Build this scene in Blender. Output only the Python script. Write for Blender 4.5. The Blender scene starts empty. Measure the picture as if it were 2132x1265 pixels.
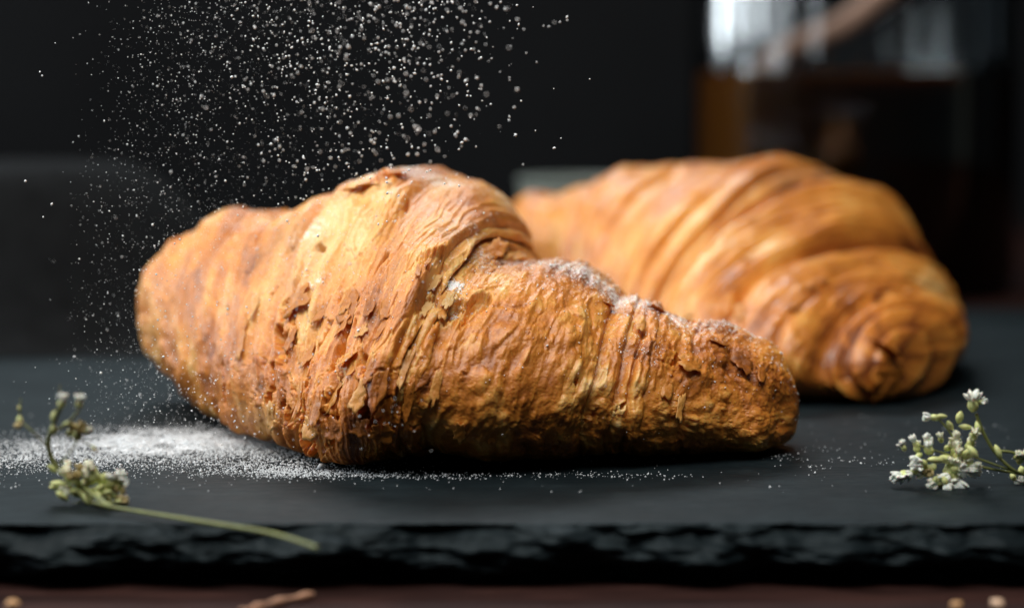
import bpy, math, random
import numpy as np
from mathutils import Vector

random.seed(7); RNG = np.random.default_rng(7)
CM = 0.01
sc = bpy.context.scene
COL = sc.collection

# ------------------------------------------------------------------ camera, light, exposure
PITCH = math.radians(5.33)
CAM_Y, CAM_Z = -52.0, 8.1            # cm
FPX, CX, CY = 85.0 / 36.0 * 2132, 1066.0, 632.5
cd = bpy.data.cameras.new('camera'); cam = bpy.data.objects.new('camera', cd); COL.objects.link(cam)
cam.location = (0, CAM_Y * CM, CAM_Z * CM)
cam.rotation_euler = (math.pi / 2 - PITCH, 0, 0)
cd.lens = 85; cd.sensor_width = 36; cd.sensor_fit = 'HORIZONTAL'
cd.clip_start = 0.02; cd.clip_end = 20
cd.dof.use_dof = True; cd.dof.focus_distance = 0.502; cd.dof.aperture_fstop = 8.2
sc.camera = cam

w = bpy.data.worlds.new('World'); sc.world = w; w.use_nodes = True
w.node_tree.nodes['Background'].inputs[0].default_value = (0.55, 0.72, 0.85, 1)
w.node_tree.nodes['Background'].inputs[1].default_value = 0.04

def area(name, loc, target, size, power, color, size_y=None):
    d = bpy.data.lights.new(name, 'AREA'); d.energy = power; d.color = color
    d.shape = 'RECTANGLE'; d.size = size * CM; d.size_y = (size_y or size) * CM
    o = bpy.data.objects.new(name, d); COL.objects.link(o)
    o.location = Vector(loc) * CM
    v = Vector(target) - Vector(loc)
    o.rotation_euler = v.to_track_quat('-Z', 'Y').to_euler()
    return o
area('window_light', (-62, 16, 84), (0, 3, 3), 70, 6.6, (1.0, 0.965, 0.92), 60)
area('overhead_softbox', (-10, -34, 104), (5, 0, 3), 80, 13.6, (1.0, 0.965, 0.92), 60)
area('jar_streak_lamp', (-80, 30, 26.5), (8, 30, 26.5), 118, 5.8, (0.86, 0.94, 1.0), 33)  # added lamp, gives the jar glass its white streaks
area('back_softbox', (-12, 105, 75), (0, 10, 2), 60, 5.0, (0.80, 0.93, 1.0), 30)

sc.view_settings.view_transform = 'Standard'; sc.view_settings.look = 'None'
sc.view_settings.exposure = 0.0; sc.view_settings.gamma = 1.0
sc.cycles.use_denoising = True
sc.cycles.max_bounces = 10; sc.cycles.transparent_max_bounces = 16
sc.cycles.caustics_reflective = False

# ------------------------------------------------------------------ helpers
def P(px, py, Y):
    """a point of the place seen at photo pixel (px,py), at depth coordinate Y (cm)"""
    px, py, Y = np.broadcast_arrays(np.asarray(px, float), np.asarray(py, float), np.asarray(Y, float))
    a = (px - CX) / FPX; b = -(py - CY) / FPX
    dy = math.cos(PITCH) + b * math.sin(PITCH); dz = -math.sin(PITCH) + b * math.cos(PITCH)
    t = (Y - CAM_Y) / dy
    return np.stack([a * t, Y, CAM_Z + dz * t], -1)
def ground(px, py, z=0.0):
    a = (px - CX) / FPX; b = -(py - CY) / FPX
    dy = math.cos(PITCH) + b * math.sin(PITCH); dz = -math.sin(PITCH) + b * math.cos(PITCH)
    t = (z - CAM_Z) / dz
    return np.array([a * t, CAM_Y + dy * t, z])
def proj(p):
    q = p - np.array([0, CAM_Y, CAM_Z])
    f = q[..., 1] * math.cos(PITCH) - q[..., 2] * math.sin(PITCH)
    u = q[..., 1] * math.sin(PITCH) + q[..., 2] * math.cos(PITCH)
    return CX + FPX * q[..., 0] / f, CY - FPX * u / f, f

def _h(ix, iy, iz, seed):
    n = (ix * 374761393 + iy * 668265263 + iz * 2147483647 % 4294967291 + seed * 974634777) & 0xffffffff
    n = ((n ^ (n >> 13)) * 1274126177) & 0xffffffff
    n = ((n ^ (n >> 16)) * 2246822519) & 0xffffffff
    return (n ^ (n >> 15)) & 0xffffffff
def pn(x, y, seed=0):
    x = np.asarray(x, float); y = np.asarray(y, float)
    x, y = np.broadcast_arrays(x, y)
    xi = np.floor(x).astype(np.int64); yi = np.floor(y).astype(np.int64)
    xf = x - xi; yf = y - yi
    u = xf * xf * xf * (xf * (xf * 6 - 15) + 10); v = yf * yf * yf * (yf * (yf * 6 - 15) + 10)
    def g(a, b):
        h = _h(xi + a, yi + b, 0, seed) * (2 * math.pi / 4294967296.0)
        return np.cos(h) * (xf - a) + np.sin(h) * (yf - b)
    return 1.5 * ((g(0, 0) * (1 - u) + g(1, 0) * u) * (1 - v) + (g(0, 1) * (1 - u) + g(1, 1) * u) * v)
def fbm(x, y, seed=0, oct=4, gain=0.5):
    s = 0; a = 1.0; tot = 0
    for i in range(oct):
        s = s + a * pn(x * 2 ** i + 13.7 * i, y * 2 ** i - 7.1 * i, seed + i); tot += a; a *= gain
    return s / tot
def cell(x, y, seed=0):
    """F1 distance and a random id per cell"""
    xi = np.floor(x).astype(np.int64); yi = np.floor(y).astype(np.int64)
    best = np.full(x.shape, 9.0); rid = np.zeros(x.shape)
    for a in (-1, 0, 1):
        for b in (-1, 0, 1):
            h = _h(xi + a, yi + b, 0, seed); h2 = _h(xi + a, yi + b, 0, seed + 99)
            fx = xi + a + (h & 0xffff) / 65536.0; fy = yi + b + (h >> 16) / 65536.0
            d = (fx - x) ** 2 + (fy - y) ** 2
            m = d < best
            best = np.where(m, d, best); rid = np.where(m, (h2 & 0xffff) / 65536.0, rid)
    return np.sqrt(best), rid
def sst(a, b, x):
    t = np.clip((x - a) / (b - a), 0, 1); return t * t * (3 - 2 * t)

def link(name, me, parent=None, mat=None):
    o = bpy.data.objects.new(name, me); COL.objects.link(o)
    if parent is not None: o.parent = parent
    if mat is not None and not me.materials: me.materials.append(mat)
    return o
def mesh_np(name, verts, faces, mat=None, parent=None, smooth=True, attrs=None):
    """verts cm (N,3); faces (M,k) int array"""
    me = bpy.data.meshes.new(name)
    verts = np.asarray(verts, np.float32) * CM; faces = np.asarray(faces, np.int32)
    me.vertices.add(len(verts)); me.vertices.foreach_set('co', verts.ravel())
    k = faces.shape[1]; n = len(faces)
    me.loops.add(n * k); me.loops.foreach_set('vertex_index', faces.ravel())
    me.polygons.add(n); me.polygons.foreach_set('loop_start', np.arange(0, n * k, k, dtype=np.int32))
    me.polygons.foreach_set('loop_total', np.full(n, k, np.int32))
    me.polygons.foreach_set('use_smooth', np.full(n, smooth, bool))
    me.update(calc_edges=True)
    for an, data in (attrs or {}).items():
        at = me.attributes.new(an, 'FLOAT_COLOR', 'POINT')
        d = np.ones((len(verts), 4), np.float32); d[:, :data.shape[1]] = data
        at.data.foreach_set('color', d.ravel())
    return link(name, me, parent, mat)
def grid_faces(nu, nv, wrap=False):
    i = np.arange(nu - 1)[:, None]; j = np.arange(nv if wrap else nv - 1)[None, :]
    j2 = (j + 1) % nv
    return np.stack([i * nv + j, (i + 1) * nv + j, (i + 1) * nv + j2, i * nv + j2], -1).reshape(-1, 4)
def empty(name, loc, label, cat, group=None):
    o = bpy.data.objects.new(name, None); COL.objects.link(o)
    o.empty_display_size = 0.01
    tag(o, label, cat, group); return o
def tag(o, label=None, cat=None, group=None, kind=None):
    if label: o['label'] = label
    if cat: o['category'] = cat
    if group: o['group'] = group
    if kind: o['kind'] = kind
    return o

# ------------------------------------------------------------------ materials
class NT:
    def __init__(s, name):
        s.m = bpy.data.materials.new(name); s.m.use_nodes = True
        s.t = s.m.node_tree; s.b = s.t.nodes['Principled BSDF']; s.out = s.t.nodes['Material Output']
    def n(s, typ, **kw):
        x = s.t.nodes.new(typ)
        for k, v in kw.items():
            if k.startswith('i_'):
                key = k[2:]; x.inputs[int(key) if key.isdigit() else key].default_value = v
            else: setattr(x, k, v)
        return x
    def l(s, a, b): s.t.links.new(a, b)
    def ramp(s, stops, fac=None, interp='LINEAR'):
        r = s.n('ShaderNodeValToRGB'); r.color_ramp.interpolation = interp
        e = r.color_ramp.elements
        while len(e) < len(stops): e.new(0.5)
        for k, (p, c) in enumerate(stops):
            e[k].position = p; e[k].color = (*c, 1) if len(c) == 3 else c
        if fac is not None: s.l(fac, r.inputs[0])
        return r
    def coord(s, scale=100.0, kind='Object'):
        tc = s.n('ShaderNodeTexCoord'); mp = s.n('ShaderNodeMapping')
        mp.inputs['Scale'].default_value = (scale,) * 3 if not isinstance(scale, tuple) else scale
        s.l(tc.outputs[kind], mp.inputs[0]); return mp.outputs[0]
    def noise(s, vec, scale, detail=4, rough=0.55, **kw):
        x = s.n('ShaderNodeTexNoise'); x.inputs['Scale'].default_value = scale
        x.inputs['Detail'].default_value = detail; x.inputs['Roughness'].default_value = rough
        s.l(vec, x.inputs['Vector']); return x
    def math(s, op, a, b=None):
        x = s.n('ShaderNodeMath', operation=op)
        for k, v in enumerate((a, b)):
            if v is None: continue
            if isinstance(v, (int, float)): x.inputs[k].default_value = v
            else: s.l(v, x.inputs[k])
        return x.outputs[0]
    def mix(s, fac, a, b):
        x = s.n('ShaderNodeMix', data_type='RGBA')
        for k, v in ((0, fac), (6, a), (7, b)):
            if isinstance(v, (int, float)): x.inputs[k].default_value = v
            elif isinstance(v, tuple): x.inputs[k].default_value = (*v, 1)
            else: s.l(v, x.inputs[k])
        return x.outputs[2]
    def bump(s, h, dist_cm, strength=1.0):
        x = s.n('ShaderNodeBump'); x.inputs['Distance'].default_value = dist_cm * CM
        x.inputs['Strength'].default_value = strength
        s.l(h, x.inputs['Height']); s.l(x.outputs[0], s.b.inputs['Normal']); return x

BAKE = [(0.0, (0.82, 0.54, 0.22)), (0.22, (0.76, 0.375, 0.085)), (0.45, (0.65, 0.235, 0.030)),
        (0.68, (0.47, 0.148, 0.017)), (0.86, (0.28, 0.078, 0.009)), (1.0, (0.15, 0.034, 0.004))]
def pastry_mat(name, fine=1.0):
    m = NT(name); v = m.coord(100.0)
    at = m.n('ShaderNodeAttribute', attribute_name='mask')
    sep = m.n('ShaderNodeSeparateColor'); m.l(at.outputs['Color'], sep.inputs[0])
    bake, dust, cream = sep.outputs[0], sep.outputs[1], sep.outputs[2]
    n1 = m.noise(v, 5.0, 6, 0.62); n2 = m.noise(v, 18.0, 3, 0.5)
    j = m.math('ADD', m.math('MULTIPLY', m.math('SUBTRACT', n1.outputs[0], 0.5), 0.50),
               m.math('MULTIPLY', m.math('SUBTRACT', n2.outputs[0], 0.5), 0.22 * fine))
    r = m.ramp(BAKE, m.math('ADD', bake, j))
    c = m.mix(cream, r.outputs[0], (0.80, 0.56, 0.25))
    # sugar caught on the crust: clumped specks
    n3 = m.noise(v, 15.0, 4, 0.75)
    d = m.math('MULTIPLY', m.math('SUBTRACT', m.math('ADD', dust, m.math('MULTIPLY', m.math('SUBTRACT', n3.outputs[0], 0.5), 3.6)), 0.72), 9.0)
    dcl = m.n('ShaderNodeClamp'); m.l(d, dcl.inputs[0])
    dd = m.math('MULTIPLY', dcl.outputs[0], m.math('MINIMUM', m.math('MULTIPLY', dust, 4.0), 0.95))
    c = m.mix(dd, c, (0.92, 0.90, 0.85))
    m.l(c, m.b.inputs['Base Color'])
    rr = m.math('ADD', m.math('MULTIPLY', n1.outputs[0], 0.25), 0.30)
    rr = m.math('ADD', rr, m.math('MULTIPLY', dd, 0.4))
    m.l(rr, m.b.inputs['Roughness'])
    m.b.inputs['Specular IOR Level'].default_value = 0.42; m.b.inputs['Coat Weight'].default_value = 0.22; m.b.inputs['Coat Roughness'].default_value = 0.22
    m.b.inputs['Subsurface Weight'].default_value = 0.30
    m.b.inputs['Subsurface Radius'].default_value = (1.0, 0.42, 0.14)
    m.b.inputs['Subsurface Scale'].default_value = 0.0026
    h = m.math('ADD', m.math('MULTIPLY', n2.outputs[0], 0.6), m.math('MULTIPLY', n3.outputs[0], 0.5))
    m.bump(h, 0.045, 0.6 * fine)
    return m.m
def simple(name, col, rough=0.5, spec=0.5, var=0.0, scale=3.0, bump=0.0, bscale=10, **kw):
    m = NT(name); v = m.coord(100.0)
    if var:
        n1 = m.noise(v, scale, 5, 0.6)
        lo = tuple(max(0, c * (1 - var)) for c in col); hi = tuple(min(1, c * (1 + var)) for c in col)
        r = m.ramp([(0.3, lo), (0.7, hi)], n1.outputs[0]); m.l(r.outputs[0], m.b.inputs['Base Color'])
    else: m.b.inputs['Base Color'].default_value = (*col, 1)
    m.b.inputs['Roughness'].default_value = rough; m.b.inputs['Specular IOR Level'].default_value = spec
    if bump:
        n2 = m.noise(v, bscale, 5, 0.6); m.bump(n2.outputs[0], bump, 0.6)
    for k, x in kw.items(): m.b.inputs[k.replace('_', ' ')].default_value = x
    return m.m

M_FRONT = pastry_mat('crust'); M_BACK = pastry_mat('crust_glazed', 0.9)
M_BACK.node_tree.nodes['Principled BSDF'].inputs['Coat Weight'].default_value = 0.45
M_FLAKE, M_FLAKE_PALE = 'leaf', 'pale leaf'
M_LEAF = pastry_mat('crust_leaf')
def _thin(mat):
    t = mat.node_tree; b = t.nodes['Principled BSDF']; o = t.nodes['Material Output']
    tr = t.nodes.new('ShaderNodeBsdfTranslucent'); mx = t.nodes.new('ShaderNodeMixShader'); mx.inputs[0].default_value = 0.25
    t.links.new(b.inputs['Base Color'].links[0].from_socket, tr.inputs[0])
    t.links.new(b.outputs[0], mx.inputs[1]); t.links.new(tr.outputs[0], mx.inputs[2]); t.links.new(mx.outputs[0], o.inputs[0])
    b.inputs['Subsurface Weight'].default_value = 0
_thin(M_LEAF)
M_SUGAR = simple('icing_sugar', (0.92, 0.95, 0.96), 0.6, 0.4)
M_SUGAR.node_tree.nodes['Principled BSDF'].inputs['Subsurface Weight'].default_value = 0.0

M_PILE = simple('settled_sugar', (0.62, 0.65, 0.67), 0.7, 0.3, var=.08, scale=3)
# ------------------------------------------------------------------ table, slate board, wall
def make_table():
    m = NT('red_brown_wood'); v = m.coord((18.0, 100.0, 100.0))
    n1 = m.noise(v, 1.2, 8, 0.65); n1.inputs['Distortion'].default_value = 1.2
    r = m.ramp([(0.3, (0.008, 0.003, 0.0026)), (0.5, (0.020, 0.008, 0.0065)), (0.62, (0.036, 0.015, 0.012)), (0.8, (0.075, 0.036, 0.024))], n1.outputs[0])
    m.l(r.outputs[0], m.b.inputs['Base Color']); m.b.inputs['Roughness'].default_value = 0.7; m.b.inputs['Specular IOR Level'].default_value = .08
    m.bump(n1.outputs[0], 0.06, 0.6)
    xs = np.linspace(-120, 120, 40); ys = np.linspace(-60, 125, 60)
    X, Yg = np.meshgrid(xs, ys, indexing='ij')
    Z = -1.14 + 0.01 * fbm(X * 0.1, Yg * 0.8, 5)
    v1 = np.stack([X, Yg, Z], -1).reshape(-1, 3)
    o = mesh_np('table_top', v1, grid_faces(40, 60)[:, ::-1], m.m)
    tag(o, 'dark red-brown wooden table top under the slate board', kind='structure')
make_table()

def make_wall():
    m = NT('dark_backdrop'); v = m.coord(100.0)
    n1 = m.noise(v, 0.05, 4, 0.5)
    r = m.ramp([(0.3, (0.0030, 0.0034, 0.0040)), (0.7, (0.0062, 0.0069, 0.0078))], n1.outputs[0]); m.b.inputs['Specular IOR Level'].default_value = 0.1
    m.l(r.outputs[0], m.b.inputs['Base Color']); m.b.inputs['Roughness'].default_value = 0.8
    xs = np.linspace(-160, 160, 12); zs = np.linspace(-30, 60, 8)
    X, Z = np.meshgrid(xs, zs, indexing='ij')
    v1 = np.stack([X, 95 + 0 * X, Z], -1).reshape(-1, 3)
    o = mesh_np('wall', v1, grid_faces(12, 8), m.m); tag(o, 'plain charcoal wall far behind the croissants', kind='structure')
make_wall()

YF = -8.3      # front top edge of the slate
def slate_relief(X, Y):
    return 0.012 * fbm(X * 0.45, Y * 0.8, 21, 4) + 0.004 * pn(X * 3, Y * 7, 24) - 0.006
def make_slate():
    m = NT('slate'); v = m.coord(100.0)
    n1 = m.noise(v, 0.5, 7, 0.65); n2 = m.noise(m.coord((60, 200, 100)), 3.0, 6, 0.65)
    n4 = m.noise(m.coord((14, 160, 100)), 1.0, 7, .7); n5 = m.noise(v, 5.0, 6, .75)
    mm = m.math('ADD', m.math('MULTIPLY', n1.outputs[0], .5), m.math('ADD', m.math('MULTIPLY', n4.outputs[0], .25), m.math('MULTIPLY', n5.outputs[0], .25)))
    r = m.ramp([(0.38, (0.0022, 0.0042, 0.0052)), (0.52, (0.0048, 0.0082, 0.0098)), (0.66, (0.0135, 0.0200, 0.0225))], mm)
    m.l(r.outputs[0], m.b.inputs['Base Color'])
    rr = m.ramp([(0.3, (0.50,) * 3), (0.75, (0.68,) * 3)], n2.outputs[0]); m.l(rr.outputs[0], m.b.inputs['Roughness'])
    m.b.inputs['Specular IOR Level'].default_value = 0.13; m.b.inputs['Specular Tint'].default_value = (.75, .93, 1, 1)
    m.bump(n2.outputs[0], 0.02, 0.4)
    nx = 640; XL, XR = -24.0, 24.0
    xs = np.linspace(XL, XR, nx)
    # profile: top from back to front, then down the broken face, then under
    yt = np.concatenate([np.linspace(33, 6, 40), np.linspace(5.7, YF, 110)])
    nf = 100; u = np.linspace(0, 1, nf)[1:]
    T = np.concatenate([np.zeros(len(yt)), u])
    Yp = np.concatenate([yt, np.full(nf - 1, YF)])
    X, Tt = np.meshgrid(xs, T, indexing='ij'); Yg = np.broadcast_to(Yp[None, :], X.shape).copy()
    Zg = slate_relief(X, Yg)
    face = Tt > 0
    edge = 0.16 * fbm(X * 0.55, 0 * X, 31, 4) + 0.05 * pn(X * 4, 0 * X, 36)       # wavy broken edge
    near = sst(-4, 0, -(Yg - YF)) * 0 + np.clip(1 - (Yg - YF) / 1.5, 0, 1)
    Yg = Yg + edge * near
    # lip droops in chips
    lip = np.clip(1 - (Yg - YF) / 0.5, 0, 1) ** 2
    Zg = Zg - lip * 0.05 * (0.5 + fbm(X * 1.3, X * 0, 33, 3))
    d = Tt * 1.08
    Zf = Zg - d
    # chipped facets: terraces of diagonal shell breaks
    q1 = fbm(X * .5 + d * .9, d * 1.5 - X * .35, 52, 3, .45)
    c1, id1 = cell(X * 0.5 + d * 0.9 + .3*pn(X*1.2,d*2,40), d * 2.0 - X * 0.25, 41)
    c2, id2 = cell(X * 2.2 + d * 1.6, d * 6 - X * .5, 43)
    prof = 0.34 * sst(0, 0.45, Tt) - 0.62 * sst(0.52, 1.0, Tt)
    out = prof + 0.05 * (id1 - 0.5) * sst(0, .12, Tt) + 0.42 * q1 * sst(0, .15, Tt) + 0.03 * np.floor(q1 * 7 + .5) * sst(0, .1, Tt) + 0.03 * (id2 - .5) * sst(0, .1, Tt) + 0.02 * fbm(X * 3, d * 8, 47, 3)
    Yg = np.where(face, Yg - out, Yg)
    Zg = np.where(face, Zf + 0.03 * (id1 - .5), Zg)
    v1 = np.stack([X, Yg, Zg], -1).reshape(-1, 3)
    o = mesh_np('slate_board', v1, grid_faces(nx, len(T))[:, ::-1], m.m)
    tag(o, 'dark grey slate serving board with a rough chipped front edge', 'slate board')
make_slate()

# ------------------------------------------------------------------ croissants
class Croissant:
    """rings: (s, T(px,py,Y), F(...), B(...)) : crest, front-most, underside point of every ring of the roll"""
    def __init__(s, rings, seed, boxy=0.86):
        s.seed = seed; s.boxy = boxy
        s.S = np.array([r[0] for r in rings], float)
        T, F, B = (np.array([P(*r[k]) for r in rings]) for k in (1, 2, 3))
        s.K = np.concatenate([T, F, B], 1)
        h = np.diff(s.S)[:, None]; dl = np.diff(s.K, axis=0) / h
        t = np.zeros_like(s.K); t[1:-1] = (dl[:-1] * h[1:] + dl[1:] * h[:-1]) / (h[1:] + h[:-1]); t[0] = dl[0]; t[-1] = dl[-1]
        s.t = t
        ss = np.linspace(s.S[0], s.S[-1], 400); k = s.interp(ss)
        C = (k[:, 0:3] + k[:, 6:9]) * 0.5 * 0.5 + k[:, 3:6] * 0.5
        L = np.concatenate([[0], np.cumsum(np.linalg.norm(np.diff(C, axis=0), axis=1))])
        s.ss, s.L = ss, L
    def interp(s, x):
        x = np.clip(x, s.S[0], s.S[-1] - 1e-9)
        i = np.clip(np.searchsorted(s.S, x, side='right') - 1, 0, len(s.S) - 2)
        h = (s.S[i + 1] - s.S[i]); u = ((x - s.S[i]) / h)[..., None]; h = h[..., None]
        return ((2 * u**3 - 3 * u**2 + 1) * s.K[i] + (u**3 - 2 * u**2 + u) * h * s.t[i]
                + (-2 * u**3 + 3 * u**2) * s.K[i + 1] + (u**3 - u**2) * h * s.t[i + 1])
    def base(s, S, TH):
        k = s.interp(S); T, F, B = k[..., 0:3], k[..., 3:6], k[..., 6:9]
        C = (T + B) / 2; A = (T - B) / 2; D = F - C
        c, q = np.cos(TH), np.sin(TH)
        c = np.sign(c) * np.abs(c) ** s.boxy; q = np.sign(q) * np.abs(q) ** s.boxy
        return C + A * c[..., None] + D * q[..., None]
    def frame(s, S, TH):
        e = 1e-3
        p = s.base(S, TH)
        ds = s.base(S + e, TH) - s.base(S - e, TH); dt = s.base(S, TH + e) - s.base(S, TH - e)
        n = np.cross(dt, ds); n /= np.linalg.norm(n, axis=-1, keepdims=True) + 1e-12
        C = s.interp(S); C = (C[..., 0:3] + C[..., 6:9]) / 2
        sg = np.sign(((p - C) * n).sum(-1)); sg[sg == 0] = 1
        dt = dt / (np.linalg.norm(dt, axis=-1, keepdims=True) + 1e-12)
        return p, n * sg[..., None], dt
    def len_at(s, S): return np.interp(S, s.ss, s.L)

def relief(cr, S, TH, Pw, prm):
    """height (cm) and masks for crust at ring coordinate S, TH; world base position Pw"""
    sd = cr.seed
    x = cr.len_at(S); y = TH * 2.6
    wx = x + 0.30 * fbm(x * 0.5, y * 0.45, sd + 1, 3); wy = y + 0.3 * fbm(x * 0.6 + 9, y * 0.5, sd + 2, 3)
    st, bl, fl = prm['streak'](S, TH, Pw), prm['blister'](S, TH, Pw), prm['flaky'](S, TH, Pw)
    h = 0.21 * fbm(wx * 0.80, wy * 0.42, sd + 3, 3)
    a = pn(wx * 3.1, wy * 0.42, sd + 6); b = pn(wx * 7.5, wy * 0.9, sd + 7); c = pn(wx * 17, wy * 2.2, sd + 8)
    rid = 1 - 2 * np.sqrt(a * a + .03); b = np.sign(b) * 1 * np.sqrt(b * b + .02)
    st = st * (0.55 + 1.1 * np.clip(0.5 + fbm(x * .8, y * .7, sd + 40, 3), 0, 1))
    h = h + st * (0.040 * rid + 0.015 * (1 - 2 * np.abs(b)) + 0.006 * c)
    d1, i1 = cell(wx * 2.6, wy * 1.7, sd + 9); d2, i2 = cell(wx * 6.0, wy * 3.9, sd + 10)
    blis = np.clip(1 - (d1 / 0.62) ** 2, 0, 1) ** 1.5 * np.where(i1 > 0.45, i1, 0)
    blis2 = np.clip(1 - (d2 / 0.6) ** 2, 0, 1) ** 1.3 * np.where(i2 > 0.35, i2, 0)
    h = h + bl * (0.055 * blis + 0.026 * blis2)
    h = h + 0.005 * pn(wx * 22, wy * 18, sd + 11) + 0.002 * pn(x * 40, y * 36, sd + 13) + 0.010 * pn(wx * 9, wy * 6, sd + 12)
    # leaves of dough: the crust is cut like a contour map, every step the ragged rim of one thin leaf
    rag = 0.30 * fbm(x * 4.5, y * 3.0, sd + 15, 4, 0.6)
    expo = np.zeros_like(h); edge = np.zeros_like(h)
    for k, (fx, fy, N, hh, wk) in enumerate(((0.55, 0.20, 5.0, 0.095, 1.0), (1.3, 0.36, 5.0, 0.050, 1.0), (2.9, 0.75, 4.0, 0.020, .9))):
        H = fbm(wx * fx + 31 * k, wy * fy - 17 * k, sd + 20 + 5 * k, 2) * N + rag * (1.0, .8, .6)[k]
        f = H - np.floor(H); st_ = np.floor(H) + sst(0.0, 0.10, f)
        # each leaf lifts a little towards its rim
        lip = np.where(f > .10, (f - .10) / .9, 0) ** 3 * 0.55
        a_ = np.clip(fl * 1.15 - .0, 0, 1.2) * wk
        h = h + a_ * hh * (st_ + lip - N * 0.0) * 0.8
        edge = np.maximum(edge, a_ * np.exp(-((1 - f) / 0.10) ** 2) * (1, .8, .6)[k])
        expo = expo + fl * sst(.15, -.6, H / N) * (0.6, 0.3, 0.15)[k]
    st = st * (1 - .4 * np.clip(fl, 0, 1))
    if 'pits' in prm:                       # deep tears between the leaves
        pt = prm['pits'](S, TH, Pw) + 1.15 * fbm(wx * 1.5, wy * .5, sd + 60, 5, .6)
        m = sst(.46, .56, pt)
        h = h - .26 * m - .10 * sst(.6, .8, pt); expo = expo + .5 * m
    if 'dents' in prm: h = h - .75 * prm['dents'](Pw)
    for s0, wd_, dp in prm.get('grooves', ()):
        g_v = np.exp(-((S + .10 * pn(TH * 1.6, S * 0 + s0, sd + 70) - s0) / wd_) ** 2) * np.clip(.75 + .9 * pn(TH * 1.1, S * 0 + s0 * 3, sd + 71), .15, 1)
        h = h - dp * g_v; expo = expo - .5 * g_v  # grooves also turned darker: crease shade put into the crust colour
    # fine lamination: thin parallel rims following the rings, in patches
    lamp_ = np.clip(prm.get('lam', lambda a, b, c: .5)(S, TH, Pw) + 1.1 * fbm(x * .9 + 5, y * .6, sd + 80, 3), 0, 1)
    ph = wx * prm.get('lamf', 7.0) + 1.3 * fbm(wx * 1.2, wy * .8, sd + 81, 3); fr_ = ph - np.floor(ph)
    rg = np.where(fr_ < .7, fr_ / .7, (1 - fr_) / .3) ** 1.5
    wob = np.clip(.6 + .9 * pn(wx * 5, wy * 1.6, sd + 84), .1, 1.2)
    h = h + prm.get('lama', .030) * lamp_ * (rg - .4) * wob
    lamb = lamp_ * (.10 - .26 * rg * wob)
    bake = lamb + 0.60 + 0.9 * fbm(wx * 0.55, wy * 0.5, sd + 30, 3) * 0.6 - 0.16 * st * rid - np.minimum(bl, 1) * (0.22 * blis + .12 * blis2) + 0.10 * pn(wx * 4, wy * 2, sd + 33) + .26 * fbm(wx * 1.5, wy * .6, sd + 35, 3)
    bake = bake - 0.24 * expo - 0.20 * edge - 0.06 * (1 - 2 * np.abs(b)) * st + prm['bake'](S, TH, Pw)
    return h, bake, expo

def theta_grid(n_vis, n_hid, a=-0.75, b=3.5):
    return np.concatenate([np.linspace(a, b, n_vis, endpoint=False), np.linspace(b, a + 2 * math.pi, n_hid, endpoint=False)])

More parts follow.
